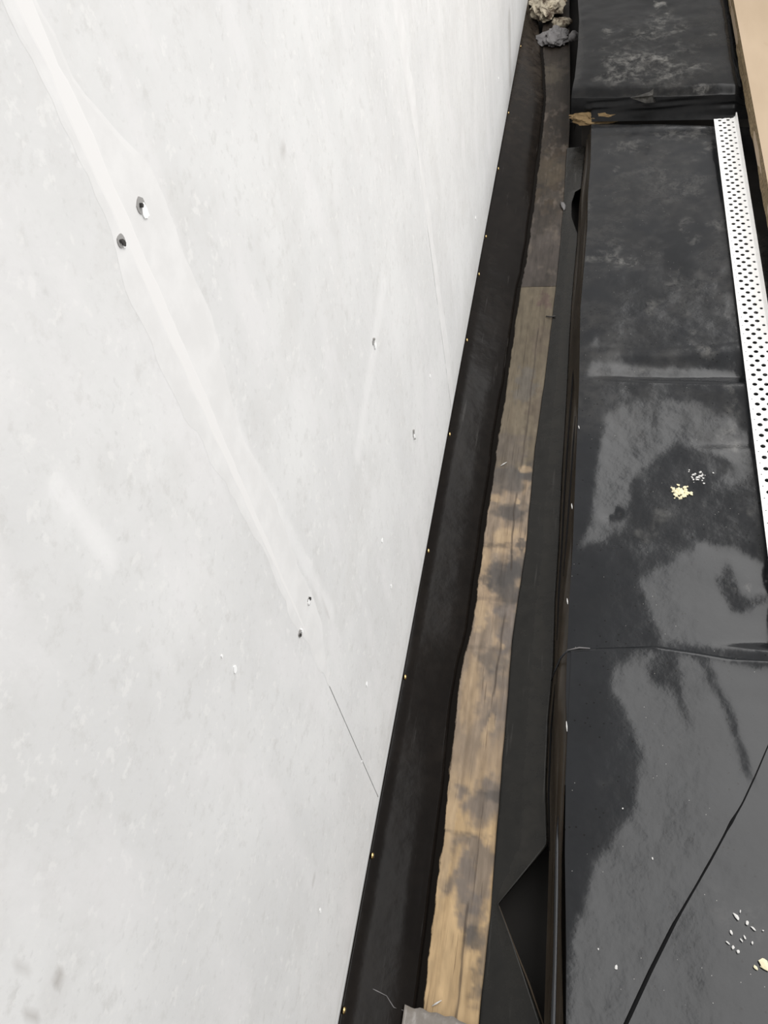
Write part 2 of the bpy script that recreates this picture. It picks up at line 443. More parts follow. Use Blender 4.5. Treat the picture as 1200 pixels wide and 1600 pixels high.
# ================================================================== black upstand below the boards
yy = np.arange(-0.7, 4.8, 0.02)
woodL = curve_x([(640, 1700), (655, 1600), (668, 1480), (680, 1380), (690, 1300), (703, 1180), (711, 1100), (721, 1035), (734, 985), (744, 920), (758, 815), (768, 750),
                 (777, 680), (790, 600), (800, 530), (812, 450), (822, 400), (830, 340), (843, 240), (852, 150), (846, 60), (838, 0)], 0.0)
prof = [(-.3022, .0570), (-.3008, .0530), (-.2985, .0500), (-.280, .0405), (-.262, .0312), (-.244, .0218), (-.228, .0134)]
V = []; dust = []; npf = len(prof) + 3
for y in yy:
    xe = float(woodL(y)) + (vnoise(y, 3.3, 14, 6) - .5) * .004
    wob = (fbm(y, 1.0, 3, 5) - .5)
    xl = xe - .006
    for (x, z) in prof:
        q = (z - .0134) / (.0500 - .0134)
        if q < 1: x = xl - .0207 + (x + .228) * (-.2985 - xl + .0207) / (-.2985 + .228)
        V.append((x, y, z + wob * .003 * min(1, max(0, 1 - q))))
        dust.append(0.12 + .88 * sstep(y, 2.3, 3.2))
    for (x, z) in ((xl - .0135, .0084), (xl - .0065, .0042), (xl, .0002)):
        V.append((x, y, z)); dust.append(.12 + .88 * sstep(y, 2.3, 3.2))
dust = np.array(dust); V = np.array(V)
wob = fbm(V[:, 0], V[:, 1], 9, 11)
smear = np.zeros(len(V))
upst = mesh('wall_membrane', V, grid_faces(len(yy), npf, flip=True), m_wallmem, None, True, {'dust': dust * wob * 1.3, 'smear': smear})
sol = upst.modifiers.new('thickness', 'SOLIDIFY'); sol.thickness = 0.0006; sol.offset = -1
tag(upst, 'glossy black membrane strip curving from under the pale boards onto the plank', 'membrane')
def screw_mesh():
    bm = bmesh.new()
    n = 14; rings = [(0.0, .0052), (.0012, .0050), (.0024, .0038), (.0030, .0018)]
    R_ = []
    for (h, r) in rings:
        R_.append([bm.verts.new((h, r * math.cos(2 * math.pi * i / n), r * math.sin(2 * math.pi * i / n))) for i in range(n)])
    for a, b in zip(R_[:-1], R_[1:]):
        for i in range(n): bm.faces.new((a[i], a[(i + 1) % n], b[(i + 1) % n], b[i]))
    bm.faces.new(R_[-1])
    bmesh.ops.recalc_face_normals(bm, faces=bm.faces)
    for f in bm.faces: f.smooth = True
    me = bpy.data.meshes.new('brass_screw'); bm.to_mesh(me); bm.free()
    me.materials.append(m_brass); return me
scm = screw_mesh()
def slot_mesh():
    V, Fs = boxv(.0026, .0033, -.0030, .0030, -.0006, .0006)
    me = bpy.data.meshes.new('slot'); me.from_pydata(V, [], Fs); me.materials.append(m_slot); return me
slm = slot_mesh()
for i, (u, v) in enumerate([(544, 1580), (581, 1337), (632, 1058), (668, 861), (700, 679), (727, 532), (747, 429), (760, 370), (778, 264), (795, 177), (814, 73)]):
    d = ray(u, v); zz = .0485 + .002 * random.random()
    o = link('brass_screw', scm, None, upst); o.location = (-.2972, d[1] / -d[2] * (CAMZ - zz), zz)
    o.rotation_euler = (random.random() * 3, 0, 0)
    q = link('screw_slot', slm, None, o)

o = tube('torn_edge', [at(574, 1541, .036), at(590, 1549, .030), at(604, 1556, .024), at(615, 1574, .017), at(628, 1578, .011), at(645, 1584, .005)], [.0004, .0008, .0005, .0010, .0006, .0004], m_greylump, upst)
# ================================================================== planks in the channel
stripL_px = [(735, 1720), (748, 1600), (765, 1440), (784, 1200), (800, 1000), (821, 860), (836, 700), (850, 600), (865, 480), (873, 410), (880, 330), (884, 260), (888, 200), (889, 130), (888, 0)]
stripL = curve_x(stripL_px, 0.003)
YP = at(815, 448)[1]
YEND = at(690, 1578)[1]
def plank(y0, y1, label, seed):
    nx, ny = 64, int((y1 - y0) / .004)
    xs = np.linspace(0, 1, nx); ys = np.linspace(y0, y1, ny)
    Yg, Xg = np.meshgrid(ys, xs, indexing='ij')
    x, y = Xg.ravel(), Yg.ravel()
    x = -.236 + x * (stripL(y) + .004 + .236)
    col = np.zeros((len(x), 3))
    A = lambda c, m: col.__setitem__(slice(None), col * (1 - m[:, None]) + np.array(c) * m[:, None])
    one = np.ones(len(x))
    fz = fbm(x * 3.0, y, 9, seed)
    A((.54, .38, .21), one)                                           # warm tan near end
    A((.37, .275, .185), sstep(y, at(730, 1250)[1] - .05, at(730, 1250)[1] + .1))
    A((.26, .205, .155), .85 * sstep(fz, .45, .6) * sstep(y, .35, .7))
    A((.165, .135, .095), sstep(y, at(790, 745)[1] - .04, at(790, 745)[1] + .05))     # olive grey middle
    A((.115, .093, .062), sstep(y, at(800, 620)[1] - .1, at(800, 560)[1] + .1) * .8)
    A((.058, .047, .040), sstep(y, YP - .003, YP + .003))                 # far plank: brown grey
    A((.070, .058, .050), sstep(y, YP - .003, YP + .003) * sstep(fz, .45, .65))
    A((.045, .032, .020), sstep(y + (fz - .5) * .2, at(850, 345)[1] - .05, at(850, 320)[1] + .05))
    A((.034, .025, .018), sstep(y + (fz - .5) * .1, at(860, 238)[1] - .03, at(860, 238)[1] + .03) * .8)
    A((.105, .085, .068), .8 * sstep(fbm(x * 2, y, 22, seed + 6), .52, .68) * (y > YP))
    A((.030, .024, .019), .7 * sstep(fbm(x * 2, y, 16, seed + 7), .52, .66) * (y > YP))
    A((.080, .062, .040), blob(x, y, 853, 265, 0, .055, 77, .12) * .5)
    A((.032, .025, .019), sstep(y, at(868, 165)[1] - .05, at(868, 160)[1] + .05) * .6)
    A((.085, .07, .05), blob(x, y, 862, 118, 0, .05, 81, .12) * .7)
    # grey-violet stains
    G = (.155, .135, .125); GD = (.085, .078, .074)
    for (u, v, r, ry, cc, a, sd) in [(745, 1350, .042, .075, G, .75, 1), (755, 1250, .050, .05, G, .8, 2), (735, 1440, .018, .04, G, .7, 3), (742, 1470, .020, .022, GD, .8, 4),
                                     (725, 1390, .02, .05, G, .55, 44), (765, 1240, .035, .012, GD, .7, 5), (775, 1100, .04, .06, G, .5, 6), (770, 1025, .035, .03, GD, .55, 7), (795, 975, .035, .06, G, .8, 8),
                                     (790, 905, .040, .06, GD, .9, 9), (805, 890, .04, .05, GD, .8, 10), (760, 905, .012, .02, GD, .6, 11), (800, 800, .05, .035, GD, .85, 12),
                                     (790, 745, .06, .05, GD, .8, 13), (770, 770, .05, .03, GD, .5, 14), (815, 850, .012, .02, GD, .8, 15), (825, 740, .03, .04, GD, .7, 16), (795, 700, .05, .05, (.12, .10, .085), .7, 19),
                                     (840, 640, .025, .08, (.11, .085, .062), .7, 17), (820, 600, .03, .06, (.125, .115, .105), .6, 18), (845, 530, .03, .06, (.11, .085, .063), .6, 20),
                                     (852, 470, .020, .035, (.10, .065, .055), .8, 21), (760, 1490, .02, .05, (.20, .16, .12), .7, 22), (745, 1540, .012, .03, GD, .4, 23)]:
        A(cc, blob(x, y, u, v, 0, r, sd + 100, ry) * a)
    # bare pale wood left uncovered
    for (u, v, r, ry, a, sd) in [(790, 835, .030, .025, .9, 1), (785, 850, .022, .03, .8, 2), (772, 778, .018, .012, .8, 3), (822, 733, .020, .012, .6, 4), (808, 783, .008, .010, .8, 5),
                                 (757, 870, .018, .05, .85, 6), (752, 960, .014, .045, .8, 7), (735, 1080, .02, .09, .6, 8), (700, 1300, .012, .12, .75, 9), (768, 1130, .008, .02, .8, 10), (785, 1010, .008, .006, .7, 11),
                                 (757, 1150, .008, .02, .7, 12), (815, 945, .015, .02, .4, 13)]:
        A((.46, .34, .215), blob(x, y, u, v, 0, r, sd + 200, ry, .5) * a)
    # cross bands left by battens, and a long split
    for (v, a, wdt) in [(851, .7, .010), (1012, .4, .006), (935, .35, .006), (1307, .5, .003), (720, .4, .01), (1237, .3, .004)]:
        yb = at(760, v)[1]
        A((.12, .095, .075), a * (1 - sstep(np.abs(y - yb + (fbm(x, y, 60, 6) - .5) * .012), wdt * .4, wdt * 1.2)) * sstep(fbm(x, y, 30, v), .35, .5))
    sx = curve_x([(712, 1600), (722, 1490), (735, 1380), (745, 1280), (763, 1180), (775, 1050), (795, 930), (803, 800), (822, 680), (842, 500), (846, 440)], 0)
    A((.055, .04, .03), .75 * (1 - sstep(np.abs(x - sx(y) + (vnoise(x * 0, y, 30, 2) - .5) * .003), .0006, .0028)) * sstep(vnoise(x * 0, y, 11, 8), .3, .45) * (y < YP))
    col *= (.72 + .56 * fbm(x * 3, y, 40, seed + 5))[:, None]
    # brushed-on bitumen along the left side
    dl = x - woodL(y)
    paint = 1.30 * (1 - sstep(dl + (fbm(x * 6, y, 30, 19) - .5) * .006, -.007, .012))
    paint = np.maximum(paint, 0)
    z = np.zeros(len(x)) + (fbm(x, y, 14, seed + 2) - .5) * .0012 - .0008
    # rim
    Vt = np.stack([x, y, z], -1)
    idx = np.arange(ny * nx).reshape(ny, nx)
    ring = list(idx[:, 0]) + list(idx[-1, 1:]) + list(idx[-2::-1, -1]) + list(idx[0, -2:0:-1])
    Vr = Vt[ring].copy(); Vr[:, 2] = -.0598
    off = len(Vt)
    rf = [(ring[i], ring[(i + 1) % len(ring)], off + (i + 1) % len(ring), off + i) for i in range(len(ring))]
    Fs = [tuple(q) for q in grid_faces(ny, nx, flip=True)] + rf + [tuple(off + j for j in range(len(ring)))]
    o = mesh('sole_plank', np.vstack([Vt, Vr]), Fs, m_wood, None, False,
             {'tint': np.vstack([col, col[ring]]), 'paint': np.concatenate([paint, paint[ring]])})
    return tag(o, label, 'plank')
pl1 = plank(YEND - .6, YP - .0008, 'tan stained wooden plank in the nearer part of the channel, end taped', 3)
pl2 = plank(YP + .0008, 4.75, 'dark brown dirty wooden plank in the farther part of the channel', 13)
# bent nail
p0 = at(853, 494, .002); p1 = at(868, 494, .006)
o = tube('nail', [p0, at(860, 495, .0035), p1], [.0014, .0017, .0019], m_slot, pl1); o['label'] = 'dark bent nail lying across the plank edge'
for (u, v, uu, vv) in [(675, 1572, 690, 1563), (782, 728, 792, 722)]:
    a = at(u, v, .0012); b = at(uu, vv, .0012); q = (a + b) / 2
    tube('wood_splinter', [a, q, b], [.0005, .0014, .0005], m_crumbw, pl1)

# grey tape over the near end of the plank
n1, n2 = 26, 14
V = []
for j in range(n2):
    for i in range(n1):
        s = i / (n1 - 1); tq = j / (n2 - 1)
        top = np.array(at(634 + 110 * s, 1569 + 33 * s, .004))
        y = top[1] - tq * .16
        y += (vnoise(s * 9, 0.0, 1, 4) - .5) * .006 * (1 - tq)
        z = .0032 + .0022 * fbm(s * 8, tq * 5, 1, 9)
        if top[0] < woodL(y) - .006: z += (woodL(y) - .006 - top[0]) * .55
        V.append((top[0] - tq * .0, y, z))
o = mesh('grey_tape', V, grid_faces(n2, n1), m_tape, None, True)
s_ = o.modifiers.new('t', 'SOLIDIFY'); s_.thickness = .0006; s_.offset = 1
tag(o, 'crinkled grey tape wrapped over the near end of the tan plank', 'tape')

# ================================================================== membrane strip on the right of the channel
ZT = 0.070                                                              # top of the near block
fold = curve_x([(880, 1720), (880, 1600), (877, 1450), (878, 1340), (882, 1240), (886, 1150), (884, 1080), (886, 1020), (890, 930), (895, 850), (900, 720), (905, 600), (907, 480), (914, 400),
                (918, 350), (919, 300), (923, 250), (924, 196), (926, 170)], ZT)
foot = curve_x([(845, 1720), (850, 1600), (856, 1400), (858, 1330), (854, 1230), (858, 1120), (866, 1040), (868, 940), (874, 850), (879, 740), (885, 640), (889, 560), (893, 480), (897, 430),
                (902, 380), (905, 320), (912, 260), (916, 220), (919, 180)], .006)
YBACK = 2.60
BA = at(924, 194, ZT); BB = at(1172, 199, ZT)
def yback(x): return BA[1] + (x - BA[0]) * (BB[1] - BA[1]) / (BB[0] - BA[0])
ys = np.arange(-.35, YBACK - .02, .008)
V = []; du = []; nx = 16
lens = poly([(906, 375), (898, 355), (893, 340), (893, 318), (899, 300), (908, 296), (909, 320), (908, 350)], .003)
tri = poly([(858, 1318), (778, 1413), (800, 1470), (850, 1612), (868, 1612), (866, 1340)], .003)
for y in ys:
    xl = float(stripL(y)) + (vnoise(y, 1.0, 25, 3) - .5) * .0012
    xr = float(foot(y)) - .0005
    # where the strip gapes open its right edge swings to the left
    for P in (lens, tri):
        yy_ = P[:, 1]
        if yy_.min() < y < yy_.max():
            xs_ = []
            for k in range(len(P)):
                a, b = P[k], P[(k + 1) % len(P)]
                if (a[1] - y) * (b[1] - y) <= 0 and abs(b[1] - a[1]) > 1e-9:
                    xs_.append(a[0] + (b[0] - a[0]) * (y - a[1]) / (b[1] - a[1]))
            if xs_: xr = min(xr, min(xs_))
    V.append((xl, y, .0004)); du.append(.2)
    for i in range(nx):
        s = i / (nx - 1)
        x = xl + (xr - xl) * s
        z = .0026 + .0035 * s ** 3 + .0014 * (fbm(x * 2, y, 8, 21) - .5)
        V.append((x, y, z)); du.append(.25 + .5 * (s > .5) * fbm(x, y, 10, 3))
    V.append((xr + .0008, y, .0022)); du.append(.2)
V = np.array(V)
sm = np.zeros(len(V))
strip = mesh('channel_membrane', V, grid_faces(len(ys), nx + 2, flip=True), m_strip, None, True, {'dust': du, 'smear': sm})
s_ = strip.modifiers.new('t', 'SOLIDIFY'); s_.thickness = .0012; s_.offset = -1
tag(strip, 'flat black membrane strip between the plank and the long covered block', 'membrane')
# brown raw edge of the cut in the strip
o = tube('cut_edge', [at(780, 1416, .0045), at(800, 1470, .0045), at(826, 1535, .0045), at(850, 1604, .0045)], [.0006, .0012, .0014, .0014], m_dirt, strip); o['label'] = 'brown raw cut edge'

# ================================================================== near block: heights sculpted so the slack sheet catches the ceiling light
GX0, GX1, GY0, GY1, GD = -.10, .78, -.42, 2.70, .004
gx = np.arange(GX0, GX1, GD); gy = np.arange(GY0, GY1, GD)
Yg, Xg = np.meshgrid(gy, gx, indexing='ij')
BR = [([(880, 1720), (888, 1600), (895, 1480), (930, 1350), (985, 1270), (1003, 1190), (988, 1125), (957, 1078), (960, 1045), (985, 1026), (1030, 1020), (1100, 1026), (1210, 1050), (1300, 1300), (1300, 1720)], 1.0, .012),
      ([(1000, 905), (1040, 882), (1100, 850), (1150, 858), (1190, 880), (1215, 900), (1215, 1025), (1150, 1012), (1036, 1006), (1030, 985), (1010, 955), (1008, 925)], .85, .010),
      ([(948, 650), (962, 640), (1000, 622), (1090, 620), (1150, 650), (1180, 700), (1165, 730), (1100, 700), (1060, 690), (1020, 720), (990, 745), (985, 800), (975, 830), (945, 845), (902, 857), (922, 820), (932, 750)], .80, .010),
      ([(915, 588), (930, 563), (955, 561), (985, 564), (1150, 574), (1160, 606), (1100, 600), (975, 592), (950, 589)], 1.0, .010),
      ([(912, 546), (935, 522), (940, 540)], .6, .006),
      ([(1105, 765), (1140, 735), (1172, 700), (1182, 745), (1130, 768)], .6, .010)]
DK = [([(1010, 1036), (1052, 1018), (1066, 1060), (1082, 1135), (1068, 1122), (1050, 1072), (1022, 1070)], 0.75, .008),
      ([(1088, 1028), (1112, 1034), (1150, 1115), (1176, 1200), (1182, 1228), (1165, 1212), (1135, 1115)], .75, .006),
      ([(936, 583), (944, 570), (958, 570), (956, 584)], .7, .004),
      ([(1120, 905), (1140, 880), (1160, 935), (1200, 925), (1200, 945), (1150, 960)], .7, .010),
      ([(945, 795), (960, 790), (968, 808), (955, 812)], .5, .005)]
zt = ZT
bm_ = 0.06 + .14 * (fbm(Xg, Yg, 7, 31) - .3) * sstep(Yg, 1.15, 1.5)
for pts, a, sft in BR:
    m_ = pmask(Xg, Yg, pts, zt, sft, .006, 41)
    bm_ = np.maximum(bm_, a * m_)
for pts, a, sft in DK:
    bm_ = bm_ * (1 - a * pmask(Xg, Yg, pts, zt, sft, .003, 43))
hC = CAMZ - ZT; hL = LZ - ZT
tx = Xg / hC
lo_u = LX0 - .24; hi_u = LX0 + .15
target = lo_u + (hi_u - lo_u) * bm_
u_flat = Xg + tx * hL
want = np.where((bm_ > .8) & (u_flat > target), u_flat, np.where((bm_ < .2) & (u_flat < target), u_flat, target))
S = (u_flat - want) / (2 * hL)
S = np.clip(S, -.16, .16) * sstep(Xg, -.03, -.005) * (1 - sstep(Xg, .46, .60)) * (1 - sstep(Yg, 1.85, 2.45)) * (1 - sstep(Xg, .33, .42) * sstep(Yg, .75, .9))
# surface whose x-slope follows S, softened along y
H = np.cumsum(S, axis=1) * GD
kk = np.exp(-(np.arange(-6, 7) / 2.2) ** 2); kk /= kk.sum()
H = sum(k * np.roll(H, i - 6, axis=0) for i, k in enumerate(kk))
kk = np.exp(-(np.arange(-3, 4) / 1.2) ** 2); kk /= kk.sum()
H = sum(k * np.roll(H, i - 3, axis=1) for i, k in enumerate(kk))
H = H + (fbm(Xg, Yg, 6, 51) - .5) * .004 * sstep(Xg, -.02, .08) * sstep(Yg, .6, 1.4)
H = H + (fbm(Xg, Yg, 2.5, 53) - .5) * .003 * sstep(Xg, -.02, .08)
def ridge(pts, hgt, wd):
    global H
    P = poly(pts, ZT)
    d = np.full(Xg.shape, 1e9)
    for a, b in zip(P[:-1], P[1:]):
        e = b - a; tt = np.clip(((Xg - a[0]) * e[0] + (Yg - a[1]) * e[1]) / (e @ e), 0, 1)
        d = np.minimum(d, np.hypot(Xg - a[0] - tt * e[0], Yg - a[1] - tt * e[1]))
    H = H + hgt * np.exp(-(d / wd) ** 2)
ridge([(950, 803), (962, 800)], -.003, .010)
ridge([(930, 200), (1100, 195)], .003, .02)
hs = H[:, int((.35 - GX0) / GD)]
H = H - .15 * np.clip(hs, 0, 1)[:, None] * np.clip(Xg / .35, 0, 1) * sstep(Yg, .6, .8)
mk = (Xg > .315) & (Xg < .40) & (Yg > .65)
STRIP_Z = ZT + float(H[mk].max()) + .004
# soft front shoulder at the far end
def samp(G, x, y):
    fx = np.clip((np.asarray(x) - GX0) / GD, 0, G.shape[1] - 1.001); fy = np.clip((np.asarray(y) - GY0) / GD, 0, G.shape[0] - 1.001)
    i = fx.astype(int); j = fy.astype(int); a = fx - i; b = fy - j
    return (G[j, i] * (1 - a) + G[j, i + 1] * a) * (1 - b) + (G[j + 1, i] * (1 - a) + G[j + 1, i + 1] * a) * b
# dust and scuffs
DU = .04 + .30 * sstep(Yg, .85, 1.6) * sstep(fbm(Xg, Yg, 6, 61), .36, .66)
DU = np.maximum(DU, .25 * sstep(Yg, 1.2, 2.0) * sstep(fbm(Xg, Yg, 14, 63), .40, .65))
SM = np.zeros(Xg.shape)
for (u, v, r, ry, a, sd) in [(955, 393, .030, .05, .55, 1), (985, 408, .018, .02, .6, 2), (925, 405, .02, .012, .35, 3), (1073, 354, .016, .03, .55, 4), (1085, 378, .022, .02, .35, 5), (1120, 357, .02, .03, .3, 6),
                             (1050, 470, .05, .06, .32, 7), (1075, 445, .03, .05, .30, 8), (1100, 535, .03, .04, .32, 9), (1140, 500, .014, .02, .45, 10), (1020, 480, .02, .02, .3, 11), (1145, 640, .016, .05, .45, 12),
                             (1140, 690, .02, .03, .4, 13), (1172, 800, .012, .014, .6, 14), (1145, 915, .01, .008, .6, 15), (1168, 912, .006, .014, .5, 16), (1060, 205, .10, .05, .30, 17), (1110, 225, .03, .03, .45, 18),
                             (970, 230, .05, .05, .25, 19), (950, 1230, .016, .012, .12, 20), (1040, 260, .10, .09, .2, 21), (1060, 300, .08, .06, .2, 22), (1005, 580, .03, .012, .25, 23), (1010, 835, .02, .02, .2, 24),
                             (1040, 805, .025, .02, .2, 25), (1165, 1425, .035, .03, .12, 26), (918, 330, .008, .05, .3, 27), (965, 265, .012, .012, .5, 28)]:
    SM = np.maximum(SM, a * blob(Xg, Yg, u, v, ZT, r * 1.15, 300 + sd, ry * 1.3))

line1 = curve_x([(0, 0), (1, 1)], ZT)
L1 = poly([(884, 1018), (930, 1013), (1025, 1010), (1075, 1018), (1140, 1030), (1215, 1038), (1400, 1060)], ZT)
L1 = L1[np.argsort(L1[:, 0])]
def yline(x): return np.interp(x, L1[:, 0], L1[:, 1])
def sheet(name, rows, proud, parent, mat=m_mem, edge='far', und=.0026):
    """rows: array (nj, ni, 2) of x, y; the last row in j is the free edge"""
    nj, ni = rows.shape[:2]
    x, y = rows[..., 0], rows[..., 1]
    z = ZT + samp(H, x, y) + proud
    V = np.stack([x, y, z], -1)
    E_ = V[-1].copy(); E_[:, 2] -= und
    V = np.concatenate([V, E_[None]], 0)
    x, y = V[..., 0].ravel(), V[..., 1].ravel()
    return mesh(name, V.reshape(-1, 3), grid_faces(nj + 1, ni, flip=True), mat, parent, True, {'dust': samp(DU, x, y), 'smear': samp(SM, x, y)})
XR = .70
# core block (rigid foam under the sheets)
blk = bevel_box('covered_block', .012, XR - .01, -.38, 2.42, -.0595, ZT - .045, m_sub, None, .004)
tag(blk, 'long low block wrapped in slack black membrane, under the white perforated strip', 'block')
# far sheet of the cover
ii = np.linspace(0, 1, 200) ** 1.0; jj = np.arange(.50, YBACK, .006)
rows = np.zeros((len(jj), len(ii), 2))
for a, y in enumerate(jj):
    xf = float(fold(y)); x = xf + (XR - xf) * ii
    rows[a, :, 0] = x; rows[a, :, 1] = .50 + (y - .50) / (jj[-1] - .50) * (yback(x) - .50)
far_sheet = sheet('membrane_sheet', rows, 0.0, blk, und=.06)
# near sheet, lapped over the far one
jj = np.linspace(0, 1, 170)
rows = np.zeros((len(jj), len(ii), 2))
for a, s in enumerate(jj):
    y_ = -.38 + s * (.59 + .38)
    xf = float(fold(y_)); x = xf + (XR - xf) * ii
    rows[a, :, 0] = x; rows[a, :, 1] = -.38 + s * (yline(x) + .38)
near_sheet = sheet('membrane_sheet', rows, .0014, blk, und=.0014)
# corner sheet lapped along the diagonal line
D1 = poly([(925, 1720), (980, 1600), (1018, 1518), (1055, 1444), (1085, 1392), (1112, 1345), (1140, 1293), (1162, 1255), (1182, 1212), (1204, 1160), (1240, 1095)], ZT)
tt = np.linspace(0, len(D1) - 1, 160)
dx = np.interp(tt, np.arange(len(D1)), D1[:, 0]); dy = np.interp(tt, np.arange(len(D1)), D1[:, 1])
rows = np.zeros((60, 160, 2))
for a in range(60):
    s = (1 - a / 59) ** 2.2
    rows[a, :, 0] = dx + s * np.maximum(XR - dx, .02); rows[a, :, 1] = dy - s * .10
corner = sheet('membrane_sheet', rows[:, ::-1], .0022, blk, und=.0024)
o = corner
# near-black tube drawing the shadow groove along that diagonal
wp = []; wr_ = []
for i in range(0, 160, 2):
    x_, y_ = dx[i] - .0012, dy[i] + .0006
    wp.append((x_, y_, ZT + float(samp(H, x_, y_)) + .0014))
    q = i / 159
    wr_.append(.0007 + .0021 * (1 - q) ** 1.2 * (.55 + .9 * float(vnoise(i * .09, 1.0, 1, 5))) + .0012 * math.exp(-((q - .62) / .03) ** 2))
o = tube('lap_edge', wp, wr_, m_lap, blk); o['label'] = 'dark line drawn in as the shadow of the diagonal lap'
# side skirt falling from the fold to the strip, creased
ysk = np.arange(-.37, YBACK - .01, .006); ns = 14
V = []; du = []
for y in ysk:
    xf = float(fold(y)); xb = float(foot(y)); near = y < .56
    zt_ = ZT + (.0014 if near else 0) + float(samp(H, xf, y))
    for i in range(ns):
        s = i / (ns - 1)
        bow = .35 + .65 * vnoise(y, 2.0, 6, 71)
        x = xf + (xb - xf) * (s ** (1.0 + bow)) if s > 0 else xf
        wr = (vnoise(y * .35 + s * 1.2, s * 5.5, 7, 75) - .5) * .026 * math.sin(math.pi * s)
        wr += (vnoise(y * .5 - s * .7, s * 11, 9, 76) - .5) * .006 * math.sin(math.pi * s)
        z = zt_ + (.005 - zt_) * s
        V.append((x + wr, y, z)); du.append(.5 * fbm(y, s, 9, 79))
skirt = mesh('side_skirt', V, grid_faces(len(ysk), ns), m_skirt, blk, True, {'dust': du, 'smear': np.zeros(len(V))})
# folded welt running down the near end of the side
P = [at(872, 1275, ZT - .004), at(870, 1320, ZT), at(869, 1400, ZT), at(867, 1500, ZT), at(864, 1600, ZT), at(862, 1690, ZT)]
P = [tuple(p) for p in P]
tube('fold_welt', P, [.0006, .0026, .0030, .0030, .0034, .0034], m_mem, blk)
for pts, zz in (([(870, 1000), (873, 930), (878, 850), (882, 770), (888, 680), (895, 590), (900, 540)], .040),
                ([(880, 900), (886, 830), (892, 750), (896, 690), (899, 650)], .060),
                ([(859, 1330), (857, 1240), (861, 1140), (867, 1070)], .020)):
    tube('fold_welt', [tuple(at(u, v, zz)) for u, v in pts], [.0006] + [.0017] * (len(pts) - 2) + [.0005], m_lap, blk)  # near-black tubes draw the shade in the creases of the side
# torn flap where two sheets meet at the fold
a = at(884, 1016, ZT + .004); b = at(862, 1062, .03); c_ = at(888, 1062, ZT - .01); d_ = at(880, 1030, ZT - .004)
V = [a, b, d_, c_, tuple(np.array(a) + (0, 0, -.001)), tuple(np.array(b) + (0, 0, -.001))]
tube('fold_welt', [at(886, 1017, ZT + .003), at(876, 1028, .058), at(868, 1046, .040), at(861, 1064, .022)], [.0015, .002, .0018, .0008], m_mem, blk)
# short thin white tubes on the fold
for (u, v, uu, vv) in [(893, 787, 894, 795), (904, 665, 905, 670), (885, 1127, 886, 1143), (886, 935, 887, 944)]:
    a = at(u, v, ZT + .003); b = at(uu, vv, ZT + .003)
    o = tube('white_dash', [a, (a + b) / 2, b], [.0005, .0011, .0005], m_crumbw, blk)
# raised lap edge line
pts = [at(u, v, ZT + .0035) for u, v in [(886, 1016), (905, 1012), (922, 1013)]]
tube('lap_edge', [tuple(p) for p in pts], [.0008, .0014, .0008], m_greylump, blk)

# ================================================================== far, higher block
ZF = 0.145
fl = curve_x([(893, 142), (898, 120), (903, 70), (905, 30), (903, 0), (903, -60)], ZF)
fr = .405
FA = at(893, 145, ZF); FB = at(1166, 140, ZF)
def yfront(x): return FA[1] + (x - FA[0]) * (FB[1] - FA[1]) / (FB[0] - FA[0])
YF = float(yfront(-.09))
nj, ni = 150, 120
jy = YF + (4.7 - YF) * np.linspace(0, 1, nj) ** 2; V = []; du = []; sm = []
for y in jy:
    x0 = float(fl(y))
    for i in range(ni):
        s = i / (ni - 1); x = x0 + (fr + .25 - x0) * s
        yg = y; y = yfront(x) + (yg - YF) * (4.7 - yfront(x)) / (4.7 - YF)
        z = ZF - .016 * sstep(x, .375, .40) + (fbm(x, y, 6, 91) - .5) * .010 - .016 * math.exp(-((y - yfront(x)) / .022) ** 2) - .004 * math.exp(-s * 40)
        V.append((x, y, z))
        du.append(.12 + .22 * sstep(fbm(x, y, 7, 93), .45, .65)); y = yg
V = np.array(V)
def farsm(x, y):
    r = np.zeros(len(x))
    for (u, v, rr, ry, a, sd) in [(1000, 95, .12, .20, .42, 1), (1020, 45, .09, .14, .38, 2), (985, 95, .05, .05, .6, 3), (1010, 92, .06, .04, .6, 4), (975, 115, .05, .03, .45, 5), (1030, 65, .02, .10, .45, 6), (948, 53, .022, .03, .75, 7),
                                  (1030, 8, .02, .03, .7, 8), (1042, 22, .014, .03, .6, 9), (1095, 103, .04, .03, .5, 10), (1055, 112, .05, .06, .35, 11), (1112, 53, .012, .01, .6, 12), (1100, 135, .03, .02, .35, 13), (1060, 75, .05, .05, .25, 14), (980, 45, .06, .06, .25, 15)]:
        r = np.maximum(r, a * blob(x, y, u, v, ZF, rr * 1.1, 400 + sd, ry * 1.2))
    return r
fblk = bevel_box('covered_block', -.06, fr + .2, YF + .04, 4.65, -.0595, ZF - .02, m_sub, None, .004)
tag(fblk, 'higher black covered block at the far end with whitish scuffs on top', 'block')
mesh('membrane_sheet', V, grid_faces(nj, ni, flip=True), m_far, fblk, True, {'dust': du, 'smear': farsm(V[:, 0], V[:, 1])})
FL0 = at(930, 190, ZT + .004); FL1 = at(1166, 186, ZT + .004)
